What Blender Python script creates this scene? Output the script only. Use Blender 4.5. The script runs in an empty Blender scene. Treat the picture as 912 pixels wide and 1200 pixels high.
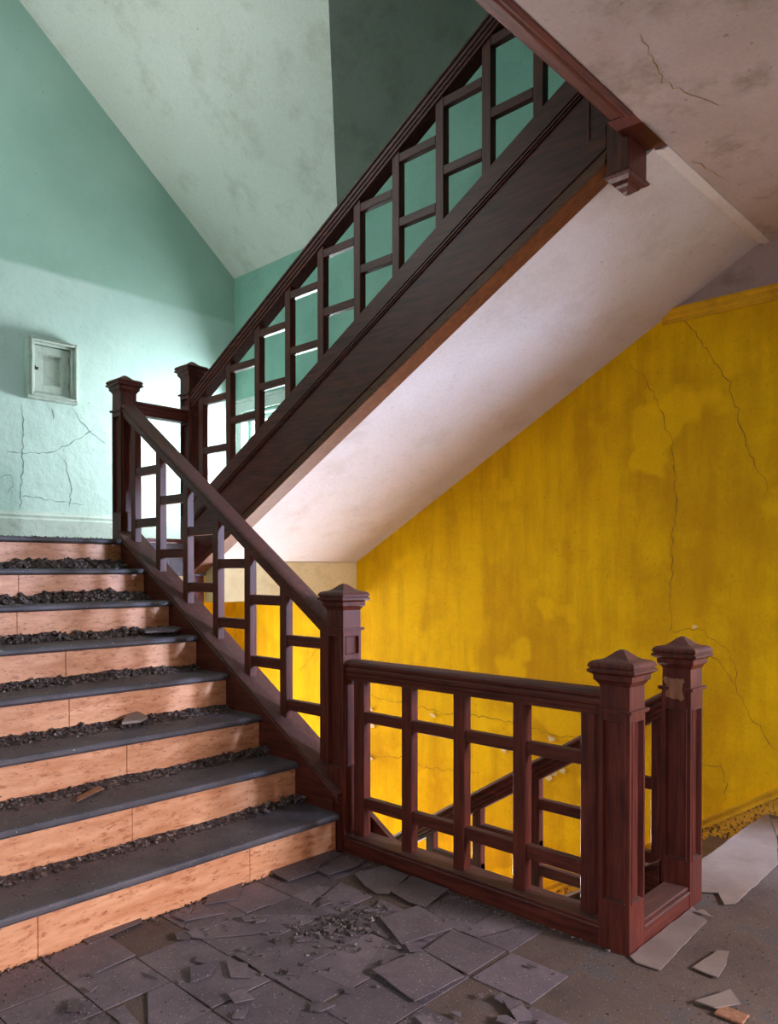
import bpy, bmesh, math, random
from mathutils import Vector, Matrix, noise
random.seed(7)
SC = bpy.context.scene
COL = SC.collection

# ------------------------------------------------------------------ camera, world, lights, exposure
# plan axes: u = the way the lower flight climbs (Blender Y), v = across the stairwell (Blender X), z up
def P(u, v, z): return Vector((v, u, z))

cd = bpy.data.cameras.new('camera'); cam = bpy.data.objects.new('camera', cd); COL.objects.link(cam)
cd.sensor_fit = 'HORIZONTAL'; cd.sensor_width = 36.0; cd.lens = 904.836/912*36
cd.shift_x = 0.0; cd.shift_y = 76.76/912; cd.clip_start = 0.05; cd.clip_end = 100
yaw, pitch = 0.8124, -0.0106
F = Vector((math.sin(yaw)*math.cos(pitch), math.cos(yaw)*math.cos(pitch), math.sin(pitch)))
R = Vector((math.cos(yaw), -math.sin(yaw), 0)); U = R.cross(F)
cam.matrix_world = Matrix(((R.x, U.x, -F.x, -2.4902), (R.y, U.y, -F.y, -2.6528), (R.z, U.z, -F.z, 1.3057), (0, 0, 0, 1)))
SC.camera = cam

w = bpy.data.worlds.new('world'); SC.world = w; w.use_nodes = True
bg = w.node_tree.nodes['Background']; bg.inputs[0].default_value = (0.80, 0.90, 1.0, 1); bg.inputs[1].default_value = 2.2
SC.view_settings.view_transform = 'Standard'; SC.view_settings.look = 'None'; SC.view_settings.gamma = 1
SC.view_settings.use_curve_mapping = False
SC.view_settings.exposure = 0.0
SC.cycles.max_bounces = 10; SC.cycles.diffuse_bounces = 7; SC.cycles.glossy_bounces = 4
SC.cycles.use_denoising = True
try: SC.cycles.denoiser = 'OPENIMAGEDENOISE'
except Exception: pass
SC.cycles.sample_clamp_indirect = 6

def daylight(name, c, aim, size, power, col):
    """daylight coming in at a window: an area light standing just outside the opening"""
    l = bpy.data.lights.new(name, 'AREA'); l.shape = 'RECTANGLE'; l.size, l.size_y = size
    l.energy = power; l.color = col
    o = bpy.data.objects.new(name, l); COL.objects.link(o); o.location = c
    o.rotation_euler = Vector(aim).to_track_quat('-Z', 'Z').to_euler()
    return o
daylight('daylight_landing_window', P(2.885, 2.12, 2.40), (-1, 0, 0.0), (1.05, 0.80), 265, (0.86, 0.95, 1.0))
daylight('daylight_lower_window', P(1.6, 1.945, -1.385), (-1, 0, 0.0), (1.16, 0.70), 820, (0.90, 0.93, 1.0))
daylight('added_light_lower_far', P(3.95, 0.95, 0.15), (0, -1, 0), (0.9, 1.3), 110, (1.0, 0.96, 0.92))  # added fill for the yellow wall, behind a made-up far window
daylight('daylight_hall_window', P(-4.0, -6.0, 3.1), (6.5, 3.3, -2.6), (2.6, 2.4), 520, (0.86, 0.84, 1.0))
daylight('daylight_back_window', P(-7.6, 1.7, 3.0), (-.10, 1, -.16), (1.9, 1.8), 2100, (0.84, 0.83, 1.0))
daylight('daylight_side_window', P(-5.0, 3.0, 2.3), (-1.3, 3.6, -2.2), (1.2, 1.2), 1900, (0.52, 0.66, 1.0))
daylight('added_light_upper', P(1.9, -2.05, 4.4), (1, 0, 0), (1.4, 1.3), 40, (0.95, 0.98, 1.0))  # added to brighten the roof slope, behind a made-up upper window

# ------------------------------------------------------------------ materials
def mat(name, build):
    m = bpy.data.materials.new(name); m.use_nodes = True; nt = m.node_tree
    b = nt.nodes['Principled BSDF']; build(nt, b); return m
def N(nt, t, **k):
    n = nt.nodes.new(t)
    for a, v in k.items():
        if a in n.inputs.keys(): n.inputs[a].default_value = v
        else: setattr(n, a, v)
    return n
def L(nt, a, b): nt.links.new(a, b)
def coords(nt, scale=(1, 1, 1), kind='Object'):
    g = N(nt, 'ShaderNodeNewGeometry'); m = N(nt, 'ShaderNodeMapping'); m.inputs['Scale'].default_value = scale
    L(nt, g.outputs['Position'], m.inputs['Vector']); return m.outputs[0]
def noi(nt, vec, scale, detail=4, rough=.55):
    n = N(nt, 'ShaderNodeTexNoise'); n.inputs['Scale'].default_value = scale; n.inputs['Detail'].default_value = detail
    n.inputs['Roughness'].default_value = rough; L(nt, vec, n.inputs['Vector']); return n.outputs[0]
def ramp(nt, fac, stops):
    r = N(nt, 'ShaderNodeValToRGB'); e = r.color_ramp.elements
    while len(e) < len(stops): e.new(.5)
    for q, (p, c) in zip(e, stops): q.position = p; q.color = (*c, 1) if len(c) == 3 else c
    L(nt, fac, r.inputs[0]); return r.outputs[0]
def mix(nt, fac, a, b, mode='MIX'):
    m = N(nt, 'ShaderNodeMix'); m.data_type = 'RGBA'; m.blend_type = mode
    for s, v in ((m.inputs[0], fac), (m.inputs[6], a), (m.inputs[7], b)):
        if hasattr(v, 'links'): L(nt, v, s)
        elif isinstance(v, (int, float)): s.default_value = v
        else: s.default_value = (*v, 1)
    return m.outputs[2]
def bump(nt, b, h, s, d=.01):
    n = N(nt, 'ShaderNodeBump'); n.inputs['Strength'].default_value = s; n.inputs['Distance'].default_value = d
    L(nt, h, n.inputs['Height']); L(nt, n.outputs[0], b.inputs['Normal'])
def g3(x): return (x, x, x)
K, W1 = (0, 0, 0), (1, 1, 1)

def plaster(name, base, alt, stain, amt=.5, sc=1.0, rough=.9, bm=.25, streak=False):
    def f(nt, b):
        v = coords(nt)
        c = mix(nt, ramp(nt, noi(nt, v, 1.3*sc, 5), [(.35, K), (.7, W1)]), base, alt)
        st = ramp(nt, noi(nt, v, 3.2*sc, 8, .68), [(.50, K), (.74, g3(amt))])
        c = mix(nt, st, c, stain)
        if streak:
            vs = coords(nt, (2.2, 2.2, .35))
            c = mix(nt, ramp(nt, noi(nt, vs, 4, 6, .6), [(.42, K), (.68, g3(.5))]), c, stain)
            c = mix(nt, ramp(nt, noi(nt, v, .9, 9, .62), [(.50, K), (.60, g3(.42))]), c, stain)
            c = mix(nt, ramp(nt, noi(nt, v, 1.7, 3, .5), [(.62, K), (.66, g3(.5))]), c, tuple(min(1, q*1.12) for q in base))
        fine = ramp(nt, noi(nt, v, 60, 4), [(.3, g3(.90)), (.7, W1)])
        c = mix(nt, 1.0, c, fine, 'MULTIPLY')
        sp = ramp(nt, noi(nt, v, 45, 2), [(.70, K), (.76, g3(.55))])
        c = mix(nt, sp, c, tuple(x*.55 for x in stain))
        L(nt, c, b.inputs['Base Color']); b.inputs['Roughness'].default_value = rough; b.inputs['Specular IOR Level'].default_value = .12
        bump(nt, b, noi(nt, v, 9, 8, .6), bm, .02)
    return mat(name, f)
def wood(name, stretch, c1, c2, dust=.35, rough=.46):
    def f(nt, b):
        v = coords(nt, stretch)
        g = noi(nt, v, 7, 6, .6)
        c = mix(nt, ramp(nt, g, [(.35, K), (.68, W1)]), c1, c2)
        ww = coords(nt)
        wear = ramp(nt, noi(nt, ww, 6, 6, .7), [(.55, K), (.8, g3(.35))])
        c = mix(nt, wear, c, tuple(min(1, x*1.7+.008) for x in c2))
        ge = N(nt, 'ShaderNodeNewGeometry'); sx = N(nt, 'ShaderNodeSeparateXYZ'); L(nt, ge.outputs['Normal'], sx.inputs[0])
        up = ramp(nt, sx.outputs[2], [(.45, K), (.9, g3(dust))])
        dn = ramp(nt, noi(nt, ww, 30, 5, .7), [(.3, g3(.5)), (.65, W1)])
        up2 = mix(nt, 1.0, up, dn, 'MULTIPLY')
        c = mix(nt, up2, c, (.15, .115, .10))
        L(nt, c, b.inputs['Base Color'])
        rr = mix(nt, up2, g3(rough), g3(.85)); L(nt, rr, b.inputs['Roughness'])
        b.inputs['Specular IOR Level'].default_value = .36
        bump(nt, b, g, .12, .004)
    return mat(name, f)

M = {}
M['wood_v'] = wood('mahogany_upright', (9, 9, .7), (.050, .0085, .0055), (.145, .026, .014))
M['wood_u'] = wood('mahogany_lengthwise', (9, .7, 9), (.046, .008, .0055), (.135, .025, .0135))
M['wood_x'] = wood('mahogany_crosswise', (.7, 9, 9), (.052, .009, .006), (.145, .027, .015))
M['wood_trim'] = wood('mahogany_yellow_bounce', (8, 1.2, 8), (.075, .017, .006), (.15, .042, .012), .1)  # mahogany with the yellow wall's bounced light tinted into its colour
M['scar'] = wood('bare_torn_wood', (9, 9, .7), (.20, .075, .035), (.34, .15, .08), 0, .8)
M['yellow'] = plaster('yellow_distemper', (.88, .53, .003), (.78, .43, .003), (.50, .235, .005), .55, .8, .85, .35, True)
M['yellow_trim'] = plaster('yellow_painted_wood', (.72, .40, .016), (.62, .31, .016), (.30, .15, .02), .5, 2, .6, .2)
M['green'] = plaster('green_distemper', (.30, .50, .41), (.25, .44, .36), (.19, .32, .26), .55, .8, .9, .3)
M['ceil'] = plaster('stained_ceiling_plaster', (.46, .35, .335), (.37, .275, .25), (.18, .125, .088), .9, 1.1, .9, .25)
M['soffit'] = plaster('soffit_plaster', (.66, .585, .585), (.60, .525, .515), (.45, .36, .31), .55, 1.0, .85, .2)
M['roof'] = plaster('roof_slope_plaster', (.80, .765, .69), (.73, .70, .62), (.42, .38, .29), .5, 1.0, .9, .2)
M['roof_shaded'] = plaster('shaded_roof_plaster', (.40, .39, .35), (.35, .345, .305), (.19, .18, .15), .6, 1.2, .9, .2)  # roof plaster darkened: shade of the slope facing away from the window
M['beam'] = plaster('beam_plaster', (.78, .68, .42), (.74, .62, .34), (.45, .32, .14), .5, 1.5, .85, .2)
M['cream'] = plaster('cream_paint', (.55, .60, .55), (.48, .53, .48), (.28, .29, .25), .7, 3, .6, .3)
def green_wall(nt, b):
    v = coords(nt)
    g = N(nt, 'ShaderNodeNewGeometry'); s = N(nt, 'ShaderNodeSeparateXYZ'); L(nt, g.outputs['Position'], s.inputs[0])
    wob = noi(nt, v, 2.5, 5)
    a = N(nt, 'ShaderNodeMath', operation='MULTIPLY_ADD'); L(nt, wob, a.inputs[0]); a.inputs[1].default_value = .05; L(nt, s.outputs[2], a.inputs[2])
    # the wall's colour is paler up to about 3.65 m
    height_mix = N(nt, 'ShaderNodeMapRange'); L(nt, a.outputs[0], height_mix.inputs[0]); height_mix.inputs[1].default_value = 3.68; height_mix.inputs[2].default_value = 3.72
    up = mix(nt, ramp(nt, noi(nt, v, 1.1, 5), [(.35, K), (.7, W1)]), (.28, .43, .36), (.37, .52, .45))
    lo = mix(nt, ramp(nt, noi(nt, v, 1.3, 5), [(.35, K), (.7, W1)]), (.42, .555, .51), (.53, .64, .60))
    c = mix(nt, height_mix.outputs[0], lo, up)
    c = mix(nt, ramp(nt, noi(nt, v, 4, 8, .7), [(.55, K), (.78, g3(.5))]), c, (.30, .42, .36))
    c = mix(nt, ramp(nt, noi(nt, v, 40, 3), [(.69, K), (.75, g3(.6))]), c, (.22, .28, .25))
    L(nt, c, b.inputs['Base Color']); b.inputs['Roughness'].default_value = .92
    bump(nt, b, noi(nt, v, 7, 9, .65), .45, .02)
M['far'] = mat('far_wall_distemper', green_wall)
def riser_m(nt, b):
    v = coords(nt, (1, 5, 5))
    c = mix(nt, ramp(nt, noi(nt, v, 4, 8, .65), [(.35, K), (.65, W1)]), (.56, .195, .075), (.78, .36, .18))
    v2 = coords(nt, (1.3, 4, 4))
    c = mix(nt, ramp(nt, noi(nt, v2, 13, 6, .75), [(.53, K), (.64, g3(.85))]), c, (.40, .105, .030))
    c = mix(nt, ramp(nt, noi(nt, coords(nt, (1, 3, 3)), 34, 4, .7), [(.63, K), (.68, W1)]), c, (.12, .045, .025))
    L(nt, c, b.inputs['Base Color']); b.inputs['Roughness'].default_value = .48
    bump(nt, b, noi(nt, v, 20, 5), .12, .004)
M['riser'] = mat('orange_riser_board', riser_m)
def tread_m(nt, b):
    v = coords(nt)
    c = mix(nt, ramp(nt, noi(nt, v, 5, 8, .7), [(.3, K), (.7, W1)]), (.045, .036, .044), (.115, .092, .096))
    c = mix(nt, ramp(nt, noi(nt, v, 90, 2, .5), [(.68, K), (.74, W1)]), c, (.36, .33, .31))
    L(nt, c, b.inputs['Base Color']); b.inputs['Roughness'].default_value = .58
    bump(nt, b, noi(nt, v, 60, 6, .7), .35, .004)
M['tread'] = mat('dusty_slate_tread', tread_m)
def tile_m(nt, b):
    v = coords(nt)
    oi = N(nt, 'ShaderNodeObjectInfo')
    c = mix(nt, ramp(nt, noi(nt, v, 4, 8, .7), [(.3, K), (.7, W1)]), (.088, .060, .068), (.175, .122, .125))
    c = mix(nt, 1.0, c, ramp(nt, oi.outputs['Random'], [(0, g3(.70)), (1, g3(1.15))]), 'MULTIPLY')
    c = mix(nt, ramp(nt, noi(nt, v, 22, 8, .75), [(.52, K), (.75, g3(.6))]), c, (.055, .038, .034))
    c = mix(nt, ramp(nt, noi(nt, v, 150, 2, .5), [(.66, K), (.72, W1)]), c, (.42, .36, .33))
    L(nt, c, b.inputs['Base Color']); b.inputs['Roughness'].default_value = .62
    bump(nt, b, noi(nt, v, 70, 6, .7), .4, .003)
M['tile'] = mat('worn_floor_tile', tile_m)
def floor_m(nt, b):
    v = coords(nt)
    c = mix(nt, ramp(nt, noi(nt, v, 3, 9, .7), [(.3, K), (.7, W1)]), (.060, .032, .023), (.145, .086, .062))
    c = mix(nt, ramp(nt, noi(nt, v, 6, 4, .6), [(.56, K), (.62, g3(.7))]), c, (.07, .058, .055))
    c = mix(nt, ramp(nt, noi(nt, v, 140, 3, .6), [(.62, K), (.70, W1)]), c, (.33, .25, .20))
    L(nt, c, b.inputs['Base Color']); b.inputs['Roughness'].default_value = .85
    bump(nt, b, noi(nt, v, 40, 9, .75), .6, .006)
M['floor'] = mat('dirty_bare_floor', floor_m)
def sheet_m(nt, b):
    v = coords(nt)
    c = mix(nt, ramp(nt, noi(nt, v, 4, 8, .7), [(.3, K), (.7, W1)]), (.16, .108, .090), (.27, .19, .158))
    c = mix(nt, ramp(nt, noi(nt, v, 9, 6, .7), [(.58, K), (.75, g3(.7))]), c, (.13, .09, .075))
    c = mix(nt, ramp(nt, noi(nt, v, 120, 2, .5), [(.68, K), (.74, W1)]), c, (.07, .05, .04))
    L(nt, c, b.inputs['Base Color']); b.inputs['Roughness'].default_value = .55
    bump(nt, b, noi(nt, v, 30, 6, .7), .25, .004)
M['sheet'] = mat('grey_brown_linoleum', sheet_m)
def debris_m(nt, b):
    v = coords(nt)
    c = ramp(nt, noi(nt, v, 55, 3, .6), [(.30, (.020, .013, .011)), (.50, (.062, .038, .032)), (.60, (.14, .095, .08)), (.68, (.38, .30, .27))])
    L(nt, c, b.inputs['Base Color']); b.inputs['Roughness'].default_value = .9
M['debris'] = mat('plaster_rubble', debris_m)
def speck_m(nt, b):
    v = coords(nt)
    c = mix(nt, ramp(nt, noi(nt, v, 3, 5), [(.3, K), (.7, W1)]), (.70, .38, .015), (.60, .30, .02))
    c = mix(nt, ramp(nt, noi(nt, v, 55, 5, .7), [(.50, K), (.56, W1)]), c, (.11, .05, .015))
    L(nt, c, b.inputs['Base Color']); b.inputs['Roughness'].default_value = .8
    bump(nt, b, noi(nt, v, 55, 5, .7), .4, .004)
M['speck'] = mat('flaked_yellow_skirting', speck_m)
def flat(name, c, r=.6, metal=0):
    def f(nt, b):
        v = coords(nt)
        cc = mix(nt, ramp(nt, noi(nt, v, 25, 4), [(.3, g3(.8)), (.7, W1)]), K, c, 'MIX')
        L(nt, cc, b.inputs['Base Color']); b.inputs['Roughness'].default_value = r; b.inputs['Metallic'].default_value = metal
    return mat(name, f)
M['crack'] = flat('dark_crack', (.26, .12, .012), .9)
M['crack_g'] = flat('grey_crack', (.20, .26, .24), .9)
M['flake'] = flat('pale_plaster_flake', (.80, .66, .42), .9)
M['metal'] = flat('dark_iron', (.09, .06, .05), .5, .7)
M['white'] = flat('white_painted_sash', (.75, .76, .74), .5)
def glass_m(nt, b):
    t = N(nt, 'ShaderNodeBsdfTransparent'); t.inputs[0].default_value = (.96, .98, .97, 1)
    g = N(nt, 'ShaderNodeBsdfGlossy'); g.inputs['Roughness'].default_value = .03
    x = N(nt, 'ShaderNodeMixShader'); x.inputs[0].default_value = .06
    L(nt, t.outputs[0], x.inputs[1]); L(nt, g.outputs[0], x.inputs[2]); L(nt, x.outputs[0], nt.nodes['Material Output'].inputs[0])
M['glass'] = mat('window_glass', glass_m)

# ------------------------------------------------------------------ mesh helpers
class MB:
    def __init__(s): s.v = []; s.f = []
    def add(s, pts, faces):
        n = len(s.v); s.v += [tuple(p) for p in pts]; s.f += [tuple(i+n for i in q) for q in faces]; return s
    def box(s, u0, u1, v0, v1, z0, z1):
        return s.slab(u0, u1, v0, v1, (z0, z0), (z1, z1))
    def slab(s, u0, u1, v0, v1, zb, zt):           # bottom and top may slope along u
        p = [P(u0, v0, zb[0]), P(u1, v0, zb[1]), P(u1, v1, zb[1]), P(u0, v1, zb[0]),
             P(u0, v0, zt[0]), P(u1, v0, zt[1]), P(u1, v1, zt[1]), P(u0, v1, zt[0])]
        return s.add(p, [(0, 1, 2, 3), (7, 6, 5, 4), (4, 5, 1, 0), (5, 6, 2, 1), (6, 7, 3, 2), (7, 4, 0, 3)])
    def prism(s, pts, off):                        # closed polygon moved by off
        off = Vector(off); n = len(pts); a = [Vector(p) for p in pts]
        s.add(a+[p+off for p in a], [tuple(range(n)), tuple(range(2*n-1, n-1, -1))]+[((i+1) % n, i, i+n, (i+1) % n+n) for i in range(n)])
        return s
    def lathe4(s, cu, cv, prof):                   # square section column, prof = [(half width, z)]
        n = len(prof); p = []
        for h, z in prof:
            p += [P(cu-h, cv-h, z), P(cu+h, cv-h, z), P(cu+h, cv+h, z), P(cu-h, cv+h, z)]
        f = []
        for i in range(n-1):
            for k in range(4): f.append((i*4+k, i*4+(k+1) % 4, i*4+4+(k+1) % 4, i*4+4+k))
        f += [(3, 2, 1, 0), tuple((n-1)*4+k for k in range(4))]
        return s.add(p, f)
    def build(s, name, m, parent=None, bev=0, smooth=False):
        me = bpy.data.meshes.new(name)
        o0 = Vector(parent['_o']) if parent is not None and '_o' in parent else Vector((0, 0, 0))
        me.from_pydata([tuple(Vector(p)-o0) for p in s.v], [], s.f)
        bm = bmesh.new(); bm.from_mesh(me)
        bmesh.ops.recalc_face_normals(bm, faces=bm.faces)
        if bev: bmesh.ops.bevel(bm, geom=[e for e in bm.edges if len(e.link_faces) == 2 and e.calc_face_angle() > .5], offset=bev, segments=1, affect='EDGES', clamp_overlap=True)
        bm.to_mesh(me); bm.free()
        me.materials.append(m if not isinstance(m, str) else M[m])
        if smooth:
            for q in me.polygons: q.use_smooth = True
        o = bpy.data.objects.new(name, me); COL.objects.link(o)
        if parent is not None:
            o.parent = parent; o['_o'] = tuple(o0)
        return o
def thing(name, label, cat, loc, group=None):
    o = bpy.data.objects.new(name, None); COL.objects.link(o); o.location = loc; o['_o'] = tuple(loc); o.empty_display_size = .1
    o['label'] = label; o['category'] = cat
    if group: o['group'] = group
    return o
def tag(o, label, cat, group=None):
    o['label'] = label; o['category'] = cat
    if group: o['group'] = group
    return o
def struct(o, label=None):
    o['kind'] = 'structure'
    if label: o['label'] = label
    return o
def recenter(o):                                   # a lone mesh gets its origin at its own base
    me = o.data; c = sum((v.co for v in me.vertices), Vector())/len(me.vertices); c.z = min(v.co.z for v in me.vertices)
    me.transform(Matrix.Translation(-c)); o.location = o.location+c; return o

# ------------------------------------------------------------------ levels and lines
RISE, RUN = .187, .2895
LAND = 8*RISE                                      # 1.496
VR = 1.90                                          # stairwell wall
VL = -1.80                                         # wall left of the steps
UF = 3.56                                          # far wall
CE = 3.053                                         # ceiling underside
zb = lambda u: 2.839-.545*(u+.856)                 # underside line of the rising flight's string
ztp = lambda u: 3.375-.5636*(u+.855)               # top line of that string

def quads(mb, rects, axis, a, b):
    """wall pieces: polygons in (s, z), extruded from a to b along the other plan axis"""
    for poly in rects:
        if axis == 'v': mb.prism([P(s, a, z) for s, z in poly], P(0, b-a, 0))
        else: mb.prism([P(a, s, z) for s, z in poly], P(b-a, 0, 0))
    return mb
def R4(s0, s1, z0, z1): return [(s0, z0), (s1, z0), (s1, z1), (s0, z1)]

# right wall: yellow below the rising flight, plastered frieze, green above
m = MB()
quads(m, [[(-2.0, -3.6), (1.0, -3.6), (1.0, 1.90), (-.60, 2.78), (-2.0, 2.78)], R4(1.0, 2.2, -3.6, -1.75),
          [(1.0, -1.02), (2.2, -1.02), (2.2, 1.37), (1.9, 1.40), (1.0, 1.90)], R4(2.2, 3.72, -3.6, 1.36),
          R4(-5.5, -3.2, -3.6, 2.78), R4(-3.2, -2.0, -3.6, .62), R4(-3.2, -2.0, 2.42, 2.78)], 'v', VR, VR+.16)
wr = struct(m.build('wall_right', 'yellow'), 'tall ochre yellow plaster wall of the stairwell')
m = MB(); quads(m, [[(-5.5, 2.78), (-.60, 2.78), (-1.2, 3.2), (-5.5, 3.2)]], 'v', VR, VR+.16)
struct(m.build('wall_right_frieze', 'ceil'))
m = MB()
quads(m, [R4(3.42, 3.72, 1.36, 6.4), R4(2.35, 3.42, 2.76, 6.4), R4(2.35, 3.42, 1.36, 2.0),
          [(2.35, 1.36), (1.9, 1.40), (-.60, 2.78), (-1.2, 3.2), (-5.5, 3.2), (-5.5, 6.4), (2.35, 6.4)]], 'v', VR, VR+.16)
struct(m.build('wall_right_upper', 'green'), 'green plaster wall above the rising flight')
# far wall (green above the landing, yellow below it) with an added, unseen window below
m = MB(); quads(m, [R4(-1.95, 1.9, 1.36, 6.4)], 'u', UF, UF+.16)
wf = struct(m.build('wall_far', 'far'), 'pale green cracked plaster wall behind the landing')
m = MB(); quads(m, [R4(-1.95, .5, -3.6, 1.36), R4(1.4, 1.9, -3.6, 1.36), R4(.5, 1.4, .85, 1.36), R4(.5, 1.4, -3.6, -.5)], 'u', UF, UF+.16)
struct(m.build('wall_far_lower', 'yellow'))
# left wall along the steps, hall walls
m = MB(); quads(m, [R4(.02, 3.72, -3.6, 3.75), R4(.02, 1.2, 3.75, 6.4), R4(2.6, 3.72, 3.75, 6.4), R4(1.2, 2.6, 5.05, 6.4), R4(-5.5, .02, 3.2, 6.4), R4(-1.45, .02, -3.6, -.25)], 'v', VL-.15, VL)
struct(m.build('wall_left', 'green'))
m = MB(); quads(m, [R4(-4.2, VL-.15, -.25, 3.2)], 'u', .02, .17); struct(m.build('wall_hall_end', 'green'))
m = MB(); quads(m, [R4(-5.5, -4.05, -.25, 3.2), R4(-2.55, .17, -.25, 3.2), R4(-4.05, -2.55, 2.45, 3.2), R4(-4.05, -2.55, -.25, .75)], 'v', -4.35, -4.2)
struct(m.build('wall_hall_left', 'green'))
m = MB(); quads(m, [R4(-4.35, .1, -.25, 6.4), R4(1.35, 2.06, -.25, 6.4), R4(.1, 1.35, 2.55, 6.4), R4(.1, 1.35, -.25, .75)], 'u', -5.65, -5.5)
struct(m.build('wall_back', 'yellow'))
m = MB(); quads(m, [R4(VL-.15, 2.06, -3.6, -.25)], 'u', -1.52, -1.40); struct(m.build('wall_lower_back', 'yellow'))
# floors
m = MB(); m.box(-5.5, 0.02, -4.35, .075, -.25, 0); m.box(-5.5, -1.30, .075, VR, -.25, 0)
floor = struct(m.build('floor', 'floor'), 'dirty bare floor with broken tiles')
m = MB(); m.box(-1.5, 3.72, VL-.15, VR, -3.75, -3.6); struct(m.build('floor_lowest', 'floor'))
m = MB(); m.box(1.45, UF, VL, VR, -2.05, -1.87); struct(m.build('floor_lower_landing', 'floor'))
m = MB(); m.box(2.02, UF, VL, VR, 1.26, LAND); struct(m.build('floor_landing', 'tread'))
# ceiling of the hall (= upper floor), opening above the stairs
m = MB(); m.box(-5.5, -1.285, VL-.15, VR, CE, 3.32); m.box(-5.5, .17, -4.35, VL-.15, CE, 3.32)
struct(m.build('ceiling', 'ceil'), 'stained pinkish plaster ceiling')
# sloped soffit under the rising flight
m = MB(); so = lambda u: zb(u)+.012
m.prism([P(1.93, .47, so(1.93)), P(-1.09, .47, so(-1.09)), P(-1.09, .47, so(-1.09)+.22), P(1.93, .47, so(1.93)+.22)], P(0, VR-.47, 0))
m.prism([P(-1.09, .612, so(-1.09)), P(-1.285, .612, so(-1.285)), P(-1.285, .612, 3.32), P(-1.09, .612, 3.30)], P(0, VR-.612, 0))
struct(m.build('ceiling_under_flight', 'soffit'), 'sloping plaster soffit beneath the rising flight')
# a raised plaster band where the soffit meets the flat ceiling
m = MB(); m.prism([P(-1.290, .625, CE+.004), P(-1.287, .625, CE-.004), P(-1.262, .625, CE-.008), P(-1.235, .625, so(-1.235)-.003), P(-1.22, .625, so(-1.22)+.004)], P(0, VR-.625, 0))
struct(m.build('trim_1', 'soffit'))
# landing trimmer beam, pale plaster
m = MB(); m.box(1.87, 2.04, .57, VR, 1.078, 1.36); m.box(2.06, 2.12, VL, .57, 1.078, 1.36)
struct(m.build('beam', 'beam'), 'pale speckled plaster beam under the landing edge')
# roof
wz = lambda v: 4.1+.806*(1.9-v)
dz = lambda u, v: 4.08+.62*(2.12-u)+.19*(1.9-v)
h0, h1 = P(2.088, 1.9, 4.1), P(-.625, -.83, wz(-.83))
m = MB(); m.prism([P(3.72, 1.9, 4.1), h0, h1, P(3.72, -.83, wz(-.83))], (0, 0, .08)); m.box(-.7, 3.72, -1.95, -.83, 6.30, 6.38)
struct(m.build('roof_slope', 'roof'), 'off-white sloping plaster ceiling over the landing')
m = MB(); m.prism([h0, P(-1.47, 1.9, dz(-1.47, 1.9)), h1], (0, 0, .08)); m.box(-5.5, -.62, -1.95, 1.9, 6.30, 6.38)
struct(m.build('roof_hip', 'roof_shaded'), 'sloping plaster ceiling with shade painted into its grey')

# baseboards, cornice
m = MB()
m.prism([P(UF, VL, LAND), P(UF-.028, VL, LAND), P(UF-.028, VL, LAND+.20), P(UF-.020, VL, LAND+.215), P(UF-.022, VL, LAND+.235), P(UF-.012, VL, LAND+.25), P(UF-.008, VL, LAND+.264), P(UF, VL, LAND+.264)], P(0, VR-VL, 0))
struct(m.build('baseboard_far', 'cream'))
m = MB(); zc = 2.775
m.prism([P(-.70, VR, zc+.035), P(-.70, VR-.034, zc+.035), P(-.70, VR-.034, zc+.022), P(-.70, VR-.022, zc+.010), P(-.70, VR-.020, zc-.012), P(-.70, VR-.010, zc-.022), P(-.70, VR-.010, zc-.045), P(-.70, VR, zc-.045)], P(-4.8, 0, 0))
struct(m.build('trim_2', 'yellow_trim'), 'yellow moulding along the top of the yellow wall')
sk = lambda u: .152-.66*(u+1.341)                  # skirting that follows the descending flight
bb = MB(); bb.slab(-1.36, 1.5, VR-.018, VR, (sk(-1.36)-.45, sk(1.5)-.45), (sk(-1.36)-.05, sk(1.5)-.05))
struct(bb.build('baseboard_right', 'speck'), 'flaking yellow skirting board down the yellow wall')
bb = MB()
for a, b_, p in ((-.055, -.036, .030), (-.036, -.012, .022), (-.012, 0, .032)):
    bb.slab(-1.36, 1.5, VR-p, VR, (sk(-1.36)+a, sk(1.5)+a), (sk(-1.36)+b_, sk(1.5)+b_))
struct(bb.build('trim_3', 'yellow_trim'))

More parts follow.
